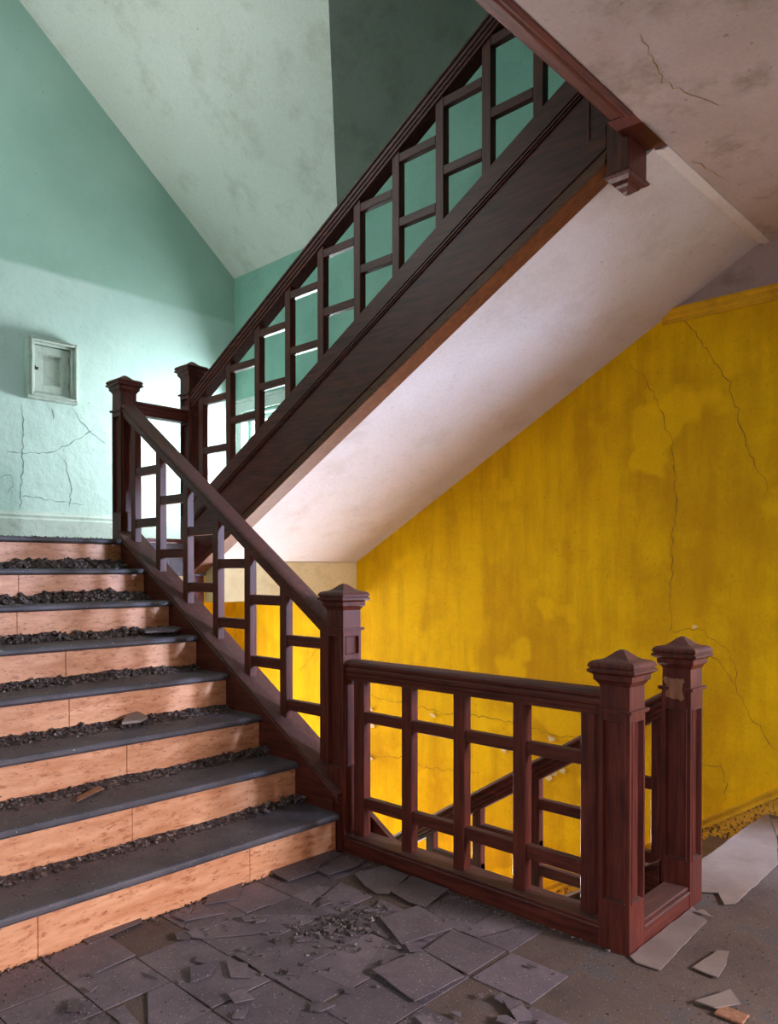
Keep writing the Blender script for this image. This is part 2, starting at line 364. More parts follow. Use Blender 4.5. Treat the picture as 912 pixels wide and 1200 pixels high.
# windows ----------------------------------------------------------------
def window(name, axis, s0, s1, z0, z1, face, out, casing=.0, cm='white', sash='white'):
    """axis 'v': window in a wall of constant v; face = inner wall face, out = direction outward"""
    def bx(mb, a0, a1, d0, d1, c0, c1):
        lo, hi = sorted((face+out*d0, face+out*d1))
        if axis == 'v': mb.box(a0, a1, lo, hi, c0, c1)
        else: mb.box(lo, hi, a0, a1, c0, c1)
    root = bpy.data.objects.new(name, None); COL.objects.link(root)
    c = P((s0+s1)/2, face, z0) if axis == 'v' else P(face, (s0+s1)/2, z0)
    root.location = c; root['_o'] = tuple(c); root['kind'] = 'structure'
    m = MB(); t = .045
    for a in ((s0, s0+t, z0, z1), (s1-t, s1, z0, z1), (s0+t, s1-t, z0, z0+t), (s0+t, s1-t, z1-t, z1), (s0+t, s1-t, (z0+z1)/2-.02, (z0+z1)/2+.02)):
        bx(m, a[0], a[1], .07, .11, a[2], a[3])
    bx(m, (s0+s1)/2-.012, (s0+s1)/2+.012, .075, .105, z0+t, z1-t)
    m.build('sash', sash, root)
    m = MB(); bx(m, s0+t, s1-t, .088, .092, z0+t, z1-t); m.build('pane', 'glass', root)
    if casing:
        m = MB(); k = casing
        bx(m, s0-k, s0, -.02, .0, z0-.05, z1+.03); bx(m, s1, s1+k, -.02, .0, z0-.05, z1+.03)
        bx(m, s0-k, s1+k, -.02, 0, z1+.03, z1+.13); bx(m, s0-k-.01, s1+k+.01, -.035, 0, z1+.13, z1+.155); bx(m, s0-k, s1+k, -.028, 0, z1+.03, z1+.045)
        m.build('casing', cm, root)
        m = MB(); bx(m, s0-k-.02, s1+k+.02, -.05, .07, z0-.03, z0); m.build('sill', cm, root)
    return root
window('window_1', 'v', 2.35, 3.42, 2.0, 2.76, VR, 1, .11, 'cream')['label'] = 'bright window beside the landing, seen through the balusters'
window('window_2', 'v', 1.0, 2.2, -1.75, -1.02, VR, 1)
window('window_7', 'v', -3.2, -2.0, .62, 2.42, VR, 1)
window('added_window_3', 'u', .5, 1.4, -.5, .85, UF, 1)  # made-up window out of view, so added light can graze the yellow wall
window('window_4', 'v', -4.05, -2.55, .75, 2.45, -4.2, -1)
window('window_5', 'u', .1, 1.35, .75, 2.55, -5.5, -1)
window('added_window_6', 'v', 1.2, 2.6, 3.75, 5.05, VL, -1)  # made-up unseen window for the extra light on the roof slope

# ------------------------------------------------------------------ flights of steps
def tread_mb(u0, u1, v0, v1, z, t=.032, nose=.014, n=5):
    """slab with a half-round front edge at u0"""
    pts = []
    for i in range(n+1):
        a = math.pi*i/n
        pts.append((u0+nose-nose*math.sin(a)*1.0, z-t/2+t/2*math.cos(a)))
    pts += [(u1, z-t), (u1, z)]
    return MB().prism([P(a, v0, b) for a, b in pts], P(0, v1-v0, 0))
st = thing('staircase', 'flight of eight orange-risered steps with dark rubble-strewn treads', 'staircase', P(1.0, -.93, 0))
SV0, SV1 = VL, -.085
joints = {7: [-.825], 6: [-.945], 5: [-.824], 4: [-.937], 3: [-.807], 2: [-.937], 1: [-1.433, -.566], 8: []}
for k in range(1, 9):
    un = -.0685+RUN*(k-1); ur = un+.036
    t = tread_mb(un, ur+RUN+.01 if k < 8 else ur+.12, SV0, SV1-.004*(k % 3), k*RISE+(0.0 if k < 8 else .002))
    t.build('tread', 'tread', st)
    js = [SV0]+joints[k]+[SV1+.004]
    r = None
    for a, b_ in zip(js[:-1], js[1:]):
        MB().box(ur+random.uniform(-.0008, .0008), ur+.02, a+.0012, b_-.0012, (k-1)*RISE+.001, k*RISE-.033).build('riser_panel', 'riser', st, .0012)
# closed string of this flight with its moulded cap
stt = lambda u: 1.495+.6123*(u-1.924)-.012
m = MB(); m.slab(-.01, 2.05, -.083, .07, (-.03, 1.08), (stt(-.01)-.022, stt(2.05)-.022)); m.build('string_board', 'wood_u', st)
m = MB()
for v0, v1, a, b_ in ((-.094, .086, -.030, -.012), (-.088, .078, -.012, 0), (-.087, .074, -.048, -.030)):
    m.slab(-.05, 2.045, v0, v1, (stt(-.05)+a, stt(2.045)+a), (stt(-.05)+b_, stt(2.045)+b_))
m.build('string_cap', 'wood_u', st, .003)
# the well face of the string runs on below the floor edge
m = MB(); ow = lambda u: .161+.60*(u+.06)
m.slab(-.50, 2.0, .086, .115, (ow(-.50)-.40, ow(2.0)-.38), (ow(-.50), ow(2.0))); m.build('well_board', 'wood_u', st)
m = MB(); m.prism([P(-.03, VL, -.1), P(2.02, VL, 1.26), P(2.02, VL, 1.12), P(.15, VL, -.2)], P(0, -.1-VL, 0)); m.build('underside', 'soffit', st)

# rising flight
up = thing('staircase', 'upper flight rising to the right with panelled mahogany string board', 'staircase', P(.4, 1.2, 1.5))
NR = 11; rr = (3.32-LAND)/NR
for k in range(NR):
    uu = 1.93-.305*k; z = LAND+rr*(k+1)
    if k < NR-1: MB().box(uu-.305-.02, uu+.02, .53, VR, z-.03, z).build('tread', 'tread', up)
    MB().box(uu-.018, uu, .53, VR, z-rr, z-.03).build('riser_panel', 'riser', up)
zz = lambda f, o=0: (lambda u: zb(u)+(ztp(u)-zb(u))*f+o)
def band(mb, v0, v1, f0, f1, ua=-1.10, ub=2.04):
    a, b_ = zz(f0), zz(f1); mb.slab(ua, ub, v0, v1, (a(ua), a(ub)), (b_(ua), b_(ub)))
m = MB(); band(m, .463, .55, .10, .80); m.build('string_panel', 'wood_u', up)
m = MB(); band(m, .452, .463, .135, .32); m.build('lower_band', 'wood_u', up, .003)
m = MB(); band(m, .452, .55, .785, 1.0); m.build('top_board', 'wood_u', up, .003)
m = MB(); band(m, .446, .452, .785, .80); band(m, .449, .463, .755, .772); band(m, .455, .463, .735, .75); m.build('bead_moulding', 'wood_u', up)
m = MB(); band(m, .458, .55, .09, .135); band(m, .450, .55, .045, .095); band(m, .443, .555, 0, .05); m.build('edge_moulding', 'wood_trim', up, .003)
m = MB(); m.slab(-1.018, -1.006, .458, .463, (zz(.32)(-1.018), zz(.32)(-1.006)), (zz(.74)(-1.018), zz(.74)(-1.006))); m.build('batten', 'wood_v', up)

# descending flight
dn = thing('staircase', 'flight of worn steps going down beside the yellow wall', 'staircase', P(0, 1.2, -1.9))
for i in range(1, 11):
    u0 = -1.30+.2915*(i-1); z = -RISE*i
    if i < 10: tread_mb(u0+.2915, u0, .54, VR-.02, z).build('tread', 'sheet', dn)
    MB().box(u0-.0, u0+.018, .54, VR-.02, z+.001, z+RISE-.032).build('riser_panel', 'yellow_trim', dn)
dst = lambda u: -.187-.641*(u+1.0)+.10
m = MB(); m.slab(-1.34, 1.5, .45, .54, (dst(-1.34)-.42, dst(1.5)-.42), (dst(-1.34), dst(1.5))); m.build('string_board', 'wood_u', dn)
m = MB(); m.slab(-1.34, 1.5, .44, .56, (dst(-1.34), dst(1.5)), (dst(-1.34)+.025, dst(1.5)+.025)); m.build('string_cap', 'wood_u', dn, .004)

# ------------------------------------------------------------------ newel posts
def cap_prof(H, belt, k=1.0, s=.0573):
    q = [(.006, 0), (.016, -.006), (.026, -.015), (.040, -.027), (.050, -.032), (.074, -.037), (.082, -.043), (.086, -.050), (.086, -.057),
         (.081, -.060), (.081, -.063), (.088, -.066), (.088, -.074), (.079, -.080), (.072, -.084), (.071, -.102), (.066, -.106), (.062, -.111), (s, -.122)]
    return [(a, H+b_) for a, b_ in q]
def panel_box(mb_root, cu, cv, s, z0, z1, panels, parent, name='shaft', mt='wood_v'):
    """square shaft whose faces carry sunk panels; panels = [(face index, za, zb)], faces: 0 -v, 1 +u, 2 +v, 3 -u"""
    bm = bmesh.new(); o0 = Vector(parent['_o'])
    cs = [(-1, -1), (1, -1), (1, 1), (-1, 1)]; tgt = []
    lo = [P(cu+a*s, cv+b_*s, z0)-o0 for a, b_ in cs]; hi = [P(cu+a*s, cv+b_*s, z1)-o0 for a, b_ in cs]
    bm.faces.new([bm.verts.new(q) for q in lo]); bm.faces.new([bm.verts.new(q) for q in hi])
    for k in range(4):
        cuts = sorted({z0, z1}|{z for fi, a, b_ in panels for z in (a, b_) if fi == k}); prev = None
        for z in cuts:
            row = [bm.verts.new(P(cu+a*s, cv+b_*s, z)-o0) for a, b_ in (cs[k], cs[(k+1) % 4])]
            if prev:
                f = bm.faces.new((prev[0], prev[1], row[1], row[0]))
                if any(fi == k and abs(pz-a) < 1e-5 and abs(z-b_) < 1e-5 for fi, a, b_ in panels): tgt.append(f)
            prev = row; pz = z
    bm.normal_update()
    for f in bm.faces:
        c = f.calc_center_median()+o0; out = Vector((c.x-cv, c.y-cu, c.z-(z0+z1)/2 if abs(f.normal.z) > .5 else 0))
        if f.normal.dot(out) < 0: f.normal_flip()
    if tgt:
        bmesh.ops.inset_individual(bm, faces=tgt, thickness=.019, depth=0)
        bmesh.ops.inset_individual(bm, faces=tgt, thickness=.0025, depth=.0035)
        bmesh.ops.inset_individual(bm, faces=tgt, thickness=.0035, depth=0)
        bmesh.ops.inset_individual(bm, faces=tgt, thickness=.004, depth=-.019)
    me = bpy.data.meshes.new(name); bm.to_mesh(me); bm.free(); me.materials.append(M[mt])
    o = bpy.data.objects.new(name, me); COL.objects.link(o); o.parent = parent; o['_o'] = tuple(o0); return o
def newel(label, cu, cv, zbase, H, belt, panels, s=.0573, scar=False):
    r = thing('newel_post', label, 'newel post', P(cu, cv, zbase))
    panel_box(None, cu, cv, s, zbase, belt-.004, panels, r)
    MB().lathe4(cu, cv, [(s-.001, belt-.006)]+[(a, z) for a, z in reversed(cap_prof(H, belt, s=s-.002))]).build('cap', 'wood_v', r)
    e = s+.012
    cm = MB()
    def strip(a, b_):                              # collar strips: a, b_ corners in plan
        cm.box(a[0], b_[0], a[1], b_[1], belt-.004, belt+.002); cm.box(a[0]+.002, b_[0]-.002, a[1]+.002, b_[1]-.002, belt-.010, belt-.004)
    if not scar: strip((cu-e, cv-e), (cu+e, cv+e))
    else:
        strip((cu-e, cv-s), (cu+e, cv+e)); strip((cu+.030, cv-e), (cu+e, cv-s)); strip((cu-e, cv-e), (cu-.040, cv-s))
    cm.build('collar', 'wood_v', r)
    return r
UB, UD, VC = -1.4043, 2.0969, .5057
newel('tall newel post at the foot of the orange steps', 0, 0, 0, 1.238, 1.031,
      [(0, .37, 1.012), (3, .895, 1.012), (3, .37, .79), (1, .42, 1.01)])
newel('carved newel post at the near corner of the level railing', UB, 0, 0, 1.0285, .8256, [(k, .155, .805) for k in range(4)])
sc = newel('newel post with a pale torn scar below its cap', UB, VC, 0, 1.0417, .846, [(k, .165, .78) for k in range(4)], scar=True)
pts = [(-1.352, .885), (-1.362, .893), (-1.376, .888), (-1.39, .884), (-1.405, .888), (-1.42, .884), (-1.431, .889), (-1.437, .876), (-1.430, .866), (-1.427, .845), (-1.432, .828), (-1.437, .812), (-1.425, .801), (-1.412, .808), (-1.395, .806), (-1.378, .812), (-1.366, .811), (-1.362, .825), (-1.368, .842), (-1.366, .86), (-1.356, .872)]
pts = [(u+.0, z-.005) for u, z in pts]
m = MB(); m.prism([P(u, VC-.0573-.0018, z) for u, z in pts], P(0, .004, 0)); o = m.build('torn_patch', 'scar', sc); o['label'] = 'pale patch of bare torn wood'
newel('newel post at the top of the orange steps, landing edge', UD, 0, 1.0, 2.575, 2.3406, [(0, 1.66, 2.318), (3, 1.66, 2.318), (2, 1.66, 2.318), (1, 1.66, 2.318)])
newel('newel post at the foot of the upper flight', UD, VC, .1, 2.7628, 2.529, [(0, 1.66, 2.33), (0, 2.43, 2.51), (3, 2.1, 2.4), (1, 1.66, 2.5)])
# hanging newel at the upper floor
pu, pv, ps = -1.150, .498, .048
r = thing('newel_drop', 'square mahogany newel drop hanging from the ceiling edge', 'newel post', P(pu, pv, 2.86))
pv = .533; MB().box(pu-ps, pu+ps, pv-.083, pv+.083, 2.925, 3.45).build('shaft', 'wood_v', r, .002)
dm = MB().lathe4(pu, pv, [(.004, 2.862), (.012, 2.868), (.022, 2.880), (.030, 2.886), (.036, 2.900), (.050, 2.908), (.057, 2.916), (.058, 2.924), (.053, 2.930), (.049, 2.936), (.047, 2.945)]); dm.v = [(pv+(x-pv)*1.62, y, z) for x, y, z in dm.v]; dm.build('drop_finial', 'wood_v', r)

# ------------------------------------------------------------------ railings
RAILP = [(-.034, -.085), (-.034, -.070), (-.040, -.066), (-.040, -.052), (-.046, -.047), (-.047, -.034), (-.041, -.029), (-.041, -.024), (-.048, -.018), (-.048, -.008), (-.040, .001), (-.022, .006)]
RAILP = RAILP+[(-a, b_) for a, b_ in reversed(RAILP)]
def rail(u0, z0, u1, z1, vc, parent, wsc=1.0, hs=1.0, mt='wood_u', name='handrail'):
    a = [P(u0, vc+x*wsc, z0+y*hs) for x, y in RAILP]; b_ = [P(u1, vc+x*wsc, z1+y*hs) for x, y in RAILP]; n = len(a)
    MB().add(a+b_, [tuple(range(n)), tuple(range(2*n-1, n-1, -1))]+[((i+1) % n, i, i+n, (i+1) % n+n) for i in range(n)]).build(name, mt, parent)
def post(uc, vc, zbf, ztf, parent, wu=.052, wv=.045, mt='wood_v'):
    a, b_ = uc-wu/2, uc+wu/2
    MB().slab(a, b_, vc-wv/2, vc+wv/2, (zbf(a), zbf(b_)), (ztf(a), ztf(b_))).build('baluster', mt, parent, .0025)
def rung(u0, u1, vc, zt, parent, h=.048, wv=.034):
    MB().box(min(u0, u1), max(u0, u1), vc-wv/2, vc+wv/2, zt-h, zt).build('rung', 'wood_u', parent, .0025)

# level railing A-B
t = thing('level_railing', 'level mahogany railing guarding the stairwell', 'railing', P(-.7, 0, 0))
rail(-.050, .882, UB+.05, .882, 0, t)
us = [-.124, -.4175, -.7045, -.996, -1.286]
for i, u in enumerate(us): post(u, 0, lambda q: .083, lambda q: .80, t, .058 if i else .066)
for a, b_ in zip(us[:-1], us[1:]):
    rung(a-.029, b_+.029, 0, .655, t); rung(a-.029, b_+.029, 0, .262, t, .052)
m = MB(); m.box(UB+.05, -.05, -.052, .055, -.01, .060); m.box(UB+.05, -.05, -.060, .062, .060, .070); m.box(UB+.05, -.05, -.054, .056, .070, .083)
m.build('shoe_rail', 'wood_u', t, .003)
# curb between the two newels
t = thing('threshold_curb', 'low moulded wooden curb between the two near newel posts', 'curb', P(UB, .25, 0))
MB().box(UB-.055, UB+.05, .055, VC-.055, -.01, .058).build('curb_board', 'wood_x', t, .003)
m = MB(); m.box(UB-.060, UB+.055, .055, VC-.055, .058, .068); m.box(UB-.050, UB+.045, .055, VC-.055, .068, .082); m.build('curb_cap', 'wood_x', t, .004)
# railing of the orange flight
t = thing('stair_railing', 'sloping mahogany railing beside the orange steps', 'railing', P(1, 0, .9))
fr = lambda u: 2.311+.667*(u-1.935)-.006
rail(UD-.05, fr(UD-.05), .05, fr(.05), 0, t, 1.12, 1.0)
us = [1.946, 1.640, 1.335, 1.026, .729, .427, .120]
for i, u in enumerate(us): post(u, 0, lambda q: stt(q)-.006, lambda q: fr(q)-.08, t, .052)
zu = [1.952, 1.754, 1.554, 1.363, 1.171, .973]
for i in range(6):
    rung(us[i]-.026, us[i+1]+.026, 0, zu[i], t, .052); rung(us[i]-.026, us[i+1]+.026, 0, zu[i]-.325, t, .054)
# landing rail D-E
t = thing('landing_railing', 'short mahogany rail joining the two posts on the landing', 'railing', P(UD, .25, 2.3))
zr = 2.410
a = [P(UD+x, .05, zr+y) for x, y in RAILP]; b_ = [P(UD+x, VC-.05, zr+y) for x, y in RAILP]; n = len(a)
MB().add(a+b_, [tuple(range(n)), tuple(range(2*n-1, n-1, -1))]+[((i+1) % n, i, i+n, (i+1) % n+n) for i in range(n)]).build('handrail', 'wood_x', t)
m = MB(); m.box(2.03, 2.08, .05, .455, 1.36, LAND+.012); m.box(2.015, 2.03, .05, .455, LAND-.012, LAND+.016); m.build('edge_board', 'wood_x', t, .003)
# railing of the rising flight
t = thing('upper_railing', 'sloping mahogany railing of the upper flight with staggered rungs', 'railing', P(.4, VC, 2.5))
ur_ = lambda u: 2.55-.5386*(u-2.004)-.004
rail(UD-.05, ur_(UD-.05), -1.13, ur_(-1.13), VC, t, 1.15, 1.12)
us = [1.939, 1.615, 1.303, 1.000, .702, .400, .110, -.187, -.472, -.756, -1.04]
for i, u in enumerate(us): post(u, .4975, lambda q: ztp(q)-.006, lambda q: ur_(q)-.09, t, .052, .045)
for i in range(10):
    z = 2.475+.1655*i
    if i == 9: z -= .01
    rung(us[i]-.026, us[i+1]+.026, .4925, z, t, .046); rung(us[i]-.026, us[i+1]+.026, .4925, z-.335, t, .046)
# railing of the descending flight
t = thing('lower_railing', 'dark sloping railing of the descending flight, behind the level railing', 'railing', P(0, VC, -.5))
dr = lambda u: .595-.628*(u+.986)
rail(UB+.05, dr(UB+.05), 1.35, dr(1.35), VC, t, 1.1, 1.1)
us = [-1.31, -1.035, -.735, -.41, -.115, .19, .49, .79, 1.09]
for i, u in enumerate(us): post(u, .5075, lambda q: dst(q)+.015, lambda q: dr(q)-.09, t, .050, .04)
for i in range(8):
    z = .271+.19*(1-i)+.0
    if i == 0: z = .463
    rung(us[i]-.025, us[i+1]+.025, .5075, z, t, .047); rung(us[i]-.025, us[i+1]+.025, .5075, z-.30, t, .047)
# moulded edge of the upper floor, seen from below
t = thing('ceiling_edge_moulding', 'dark moulded wooden edge along the opening in the ceiling', 'moulding', P(-1.2, -.6, CE))
pr = [(-1.285, CE+.03), (-1.285, CE-.006), (-1.272, CE-.014), (-1.262, CE-.010), (-1.258, CE-.002), (-1.247, CE-.006), (-1.240, CE-.002), (-1.232, CE+.006), (-1.20, CE+.006), (-1.19, CE+.012), (-1.19, CE+.20), (-1.175, CE+.205), (-1.175, 3.36), (-1.285, 3.36)]
m = MB().prism([P(a, VL, b_) for a, b_ in pr], P(0, .31-VL, 0)); m.box(-1.232, -1.178, .31, .448, CE+.004, 3.36); m.box(-1.284, -1.2, .31, .63, CE+.003, 3.36); m.build('moulding_board', 'wood_x', t)

# ------------------------------------------------------------------ small cupboard on the far wall
t = thing('wall_cabinet', 'small white-painted wall cupboard with panelled door on the green wall', 'cabinet', P(UF, .14, 2.64))
a0, a1, c0, c1 = -.068, .333, 2.638, 3.122
def frame(mb, a0, a1, c0, c1, w_, u0, u1):
    mb.box(u0, u1, a0, a0+w_, c0, c1); mb.box(u0, u1, a1-w_, a1, c0, c1); mb.box(u0, u1, a0+w_, a1-w_, c1-w_, c1); mb.box(u0, u1, a0+w_, a1-w_, c0, c0+w_)
m = MB(); frame(m, a0, a1, c0, c1, .020, UF-.075, UF); frame(m, a0+.020, a1-.020, c0+.020, c1-.020, .014, UF-.095, UF); frame(m, a0+.034, a1-.034, c0+.034, c1-.034, .020, UF-.070, UF)
m.build('cabinet_frame', 'cream', t, .004)
b0, b1, d0, d1 = a0+.06, a1-.06, c0+.06, c1-.06
m = MB(); frame(m, b0, b1, d0, d1, .062, UF-.046, UF-.016); d = m.build('cabinet_door', 'cream', t, .002)
m = MB(); m.box(UF-.020, UF-.010, b0+.06, b1-.06, d0+.06, d1-.06); frame(m, b0+.060, b1-.060, d0+.060, d1-.060, .010, UF-.036, UF-.02)
m.build('door_panel', 'cream', d)
m = MB(); zz0 = (c0+c1)/2; m.box(UF-.050, UF-.040, b0-.012, b0+.03, zz0-.012, zz0+.010); m.box(UF-.060, UF-.050, b0-.03, b0+.006, zz0+.004, zz0+.016); m.build('latch', 'metal', d)
m = MB(); m.box(UF-.046, UF-.040, b1-.012, b1+.006, d0+.05, d0+.11); m.box(UF-.046, UF-.040, b1-.012, b1+.006, d1-.11, d1-.05); m.build('hinge', 'white', d)

# ------------------------------------------------------------------ cracks and loose paint
def crack(pts, plane, parent, mt, w_=.006, jit=.012, name='crack'):
    """a thin ragged ribbon lying on the wall; plane = ('v', VR) or ('u', UF) or ('z', CE)"""
    ax, c = plane; d = []
    for (a, b_), (a2, b2) in zip(pts[:-1], pts[1:]):
        n = max(2, int(math.hypot(a2-a, b2-b_)/.03))
        for i in range(n):
            f = i/n; d.append((a+(a2-a)*f+random.uniform(-jit, jit), b_+(b2-b_)*f+random.uniform(-jit, jit)))
    d.append(pts[-1]); L_, R_ = [], []
    for i, (a, b_) in enumerate(d):
        p, q = d[max(0, i-1)], d[min(len(d)-1, i+1)]; dx, dy = q[0]-p[0], q[1]-p[1]; l = math.hypot(dx, dy) or 1
        h = w_*random.uniform(.25, 1)*.5*(1 if 0 < i < len(d)-1 else .1)
        L_.append((a-dy/l*h, b_+dx/l*h)); R_.append((a+dy/l*h, b_-dx/l*h))
    def to(q, o): return P(q[0], c-o, q[1]) if ax == 'v' else P(c-o, q[0], q[1]) if ax == 'u' else P(q[0], q[1], c-o)
    n = len(d); vs = [to(q, .0012) for q in L_]+[to(q, .0012) for q in R_]
    MB().add(vs, [(i, i+1, n+i+1, n+i) for i in range(n-1)]).build(name, mt, parent)
YC = [[(-.48, 2.58), (-.61, 2.41), (-.71, 2.19), (-.77, 1.98), (-.78, 1.74), (-.76, 1.44), (-.75, .94)],
      [(-.82, 2.75), (-.96, 2.54), (-1.08, 2.33), (-1.17, 1.99), (-1.3, 1.7)],
      [(-.76, .94), (-.92, .97), (-1.06, .87), (-1.14, .73), (-1.12, .66), (-1.2, .51), (-1.34, .34)],
      [(-.92, .86), (-1.03, .80), (-1.12, .67)],
      [(1.72, .29), (1.38, .28), (.95, .25), (.64, .27), (.35, .26), (.08, .23), (-.23, .22)],
      [(1.72, -.19), (1.38, -.15), (1.12, -.19), (.64, -.13)], [(1.5, .1), (1.3, .14), (1.05, .08)],
      [(-.93, .2), (-1.04, .2), (-1.08, .11), (-1.05, .01)], [(2.6, .4), (2.2, .75)]]
for c in YC: crack(c, ('v', VR), wr, 'crack', .0055)
CC = [[(-1.34, 1.88), (-1.40, 1.7), (-1.52, 1.62), (-1.6, 1.4)], [(-1.31, .8), (-1.34, 1.0), (-1.36, 1.1)], [(-1.5, -.1), (-1.45, .2), (-1.55, .5)]]
FC = [[(-.09, 2.6), (-.07, 2.41), (-.09, 2.02), (-.10, 1.77)], [(-.2, 2.2), (.07, 2.23), (.18, 2.26), (.49, 2.46)], [(.31, 2.62), (.45, 2.45), (.60, 2.36)],
      [(.31, 2.62), (.28, 2.9)], [(.14, 2.6), (.16, 2.5)], [(-.25, 2.0), (-.18, 2.03), (-.15, 1.95), (-.2, 1.88)], [(.24, 2.2), (.3, 2.0), (.29, 1.8)], [(-.1, 1.88), (.1, 1.86), (.4, 1.84)]]
ceil_o = bpy.data.objects['ceiling']
for c in CC: crack(c, ('z', CE), ceil_o, 'crack', .005, .012)
for c in FC: crack(c, ('u', UF), wf, 'crack_g', .009, .01)
def flake(u, z, sz, seed):
    rnd = random.Random(seed); c = P(u, VR-.004, z); n = 7; base = []; tip = []
    for i in range(n):
        a = 2*math.pi*i/n; r_ = sz*rnd.uniform(.55, 1.1)
        du, dzz = r_*math.cos(a), r_*.7*math.sin(a)
        base.append(c+P(du, -max(0, dzz+sz*.3)*.7, dzz))
    MB().prism(base, P(0, -.003, 0)).build('paint_flake', 'flake', wr)
for i, (u, z, s_) in enumerate(((1.68, .06, .045), (1.70, .19, .04), (1.70, -.2, .04), (1.05, .22, .035), (.01, -.02, .035), (.07, -.05, .045), (-.05, .01, .04), (.41, .06, .03), (.03, .20, .035), (-.9, .98, .02))): flake(u, z, s_, i)

# ------------------------------------------------------------------ floor tiles
def plate(poly, z, th, name, mt, parent=None, tilt=(0, 0), zc=None):
    cu = sum(p[0] for p in poly)/len(poly); cv = sum(p[1] for p in poly)/len(poly)
    f = lambda u, v: z+tilt[0]*(u-cu)+tilt[1]*(v-cv)
    mn = min(f(u, v)-z for u, v in poly)
    a = [P(u, v, f(u, v)-mn) for u, v in poly]
    return MB().prism(a, (0, 0, th)).build(name, mt, parent)
def rag(poly, amp, rnd, step=.05):
    out = []
    for i, (a, b_) in enumerate(poly):
        c, d_ = poly[(i+1) % len(poly)]; n = max(1, int(math.hypot(c-a, d_-b_)/step))
        for k in range(n):
            f = k/n; j = amp if k else amp*.3
            out.append((a+(c-a)*f+rnd.uniform(-j, j), b_+(d_-b_)*f+rnd.uniform(-j, j)))
    return out
def split(poly, p, q):
    """cut a convex polygon by the line p-q"""
    A, B = [], []; n = len(poly)
    sd = lambda r_: (q[0]-p[0])*(r_[1]-p[1])-(q[1]-p[1])*(r_[0]-p[0])
    for i in range(n):
        a, b_ = poly[i], poly[(i+1) % n]; sa, sb = sd(a), sd(b_)
        (A if sa >= 0 else B).append(a)
        if sa*sb < 0:
            f = sa/(sa-sb); x = (a[0]+(b_[0]-a[0])*f, a[1]+(b_[1]-a[1])*f); A.append(x); B.append(x)
    return A, B
rnd = random.Random(11)
PT = .2225
for i in range(-12, 1):
    for j in range(-9, 1):
        u1 = -.045+PT*(i+1); u0 = u1-PT; v0 = -.090+PT*j; v1 = v0+PT
        u1, v1 = min(u1, -.006), min(v1, -.063); v0 = max(v0, -1.80)
        if u1-u0 < .05 or v1-v0 < .05 or u0 < -2.6: continue
        cu, cv = (u0+u1)/2, (v0+v1)/2
        if cu < -1.30 and cv > -.62: continue          # bare floor by the near newel
        q = rnd.random()
        if cu < -1.1 and cv > -.35 and q < .6: continue
        if q < .10: continue
        g = .0014
        poly = [(u0+g, v0+g), (u1-g, v0+g), (u1-g, v1-g), (u0+g, v1-g)]
        pieces = [poly]
        if q > .40:
            for _ in range(rnd.choice((1, 1, 2, 3))):
                k = max(range(len(pieces)), key=lambda k: len(pieces[k])*0+rnd.random())
                p = (cu+rnd.uniform(-.07, .07), cv+rnd.uniform(-.07, .07)); a = rnd.uniform(0, math.pi)
                A, B = split(pieces[k], p, (p[0]+math.cos(a), p[1]+math.sin(a)))
                if len(A) > 2 and len(B) > 2: pieces[k:k+1] = [A, B]
        for pc in pieces:
            if len(pieces) > 1 and rnd.random() < .13: continue
            c = (sum(p[0] for p in pc)/len(pc), sum(p[1] for p in pc)/len(pc)); off = (rnd.gauss(0, .004), rnd.gauss(0, .004))
            sh = .985 if len(pieces) > 1 else .993
            pc = [(c[0]+(x-c[0])*sh+off[0], c[1]+(y-c[1])*sh+off[1]) for x, y in pc]
            pc = [(min(x, -.005), min(y, -.062)) for x, y in pc]
            if len(pieces) > 1: pc = rag(pc, .0022, rnd)
            tl = (rnd.gauss(0, .016), rnd.gauss(0, .016)) if rnd.random() < .55 else (0, 0)
            plate(pc, .0004, .0035, 'floor_tile', 'tile', floor, tl)
# loose pieces lying on top
LO = [([(-.307, -.225), (-.337, -.075), (-.482, -.075), (-.539, -.26), (-.502, -.295), (-.421, -.278)], 'curled tile piece with a wavy edge by the level railing'),
      ([(-.521, -.241), (-.50, -.075), (-.70, -.075), (-.73, -.264), (-.646, -.268)], 'lifted square tile leaning against the foot of the railing'),
      ([(-.679, -.453), (-.711, -.275), (-.915, -.321), (-.878, -.465), (-.866, -.541)], 'broken tile lying loose below the middle of the railing'),
      ([(-.945, -.52), (-.922, -.33), (-1.148, -.327), (-1.154, -.539)], 'large loose square tile nearest below the railing'),
      ([(-.916, -.737), (-.942, -.523), (-1.147, -.553), (-1.133, -.775)], 'tilted square tile with one raised edge at the bottom of the photo'),
      ([(.0-.012, -.459), (-.012, -.10), (-.099, -.1), (-.12, -.252), (-.166, -.317), (-.16, -.467)], 'torn tile strip under the lowest orange riser'),
      ([(-.155, -.307), (-.137, -.192), (-.227, -.075), (-.249, -.152), (-.231, -.31)], 'pointed tile fragment beside the tall newel'),
      ([(-.012, -.751), (-.012, -.581), (-.149, -.704), (-.122, -.765), (-.096, -.825)], 'dark tile fragment against the lowest riser'),
      ([(-.012, -1.278), (-.018, -1.054), (-.063, -1.069), (-.084, -1.283)], 'long narrow tile strip against the lowest riser'),
      ([(-.087, -.967), (-.213, -.815), (-.162, -.953)], 'sliver of tile lying in front of the steps')]
for i, (poly, lab) in enumerate(LO):
    r2 = random.Random(50+i)
    o = plate(rag(poly, .002, r2), .0095+.001*(i % 3), .0035, 'loose_tile', 'tile', None, (r2.uniform(-.03, .03), r2.uniform(-.03, .03)))
    tag(recenter(o), lab, 'floor tile', 'loose tile pieces on the floor')
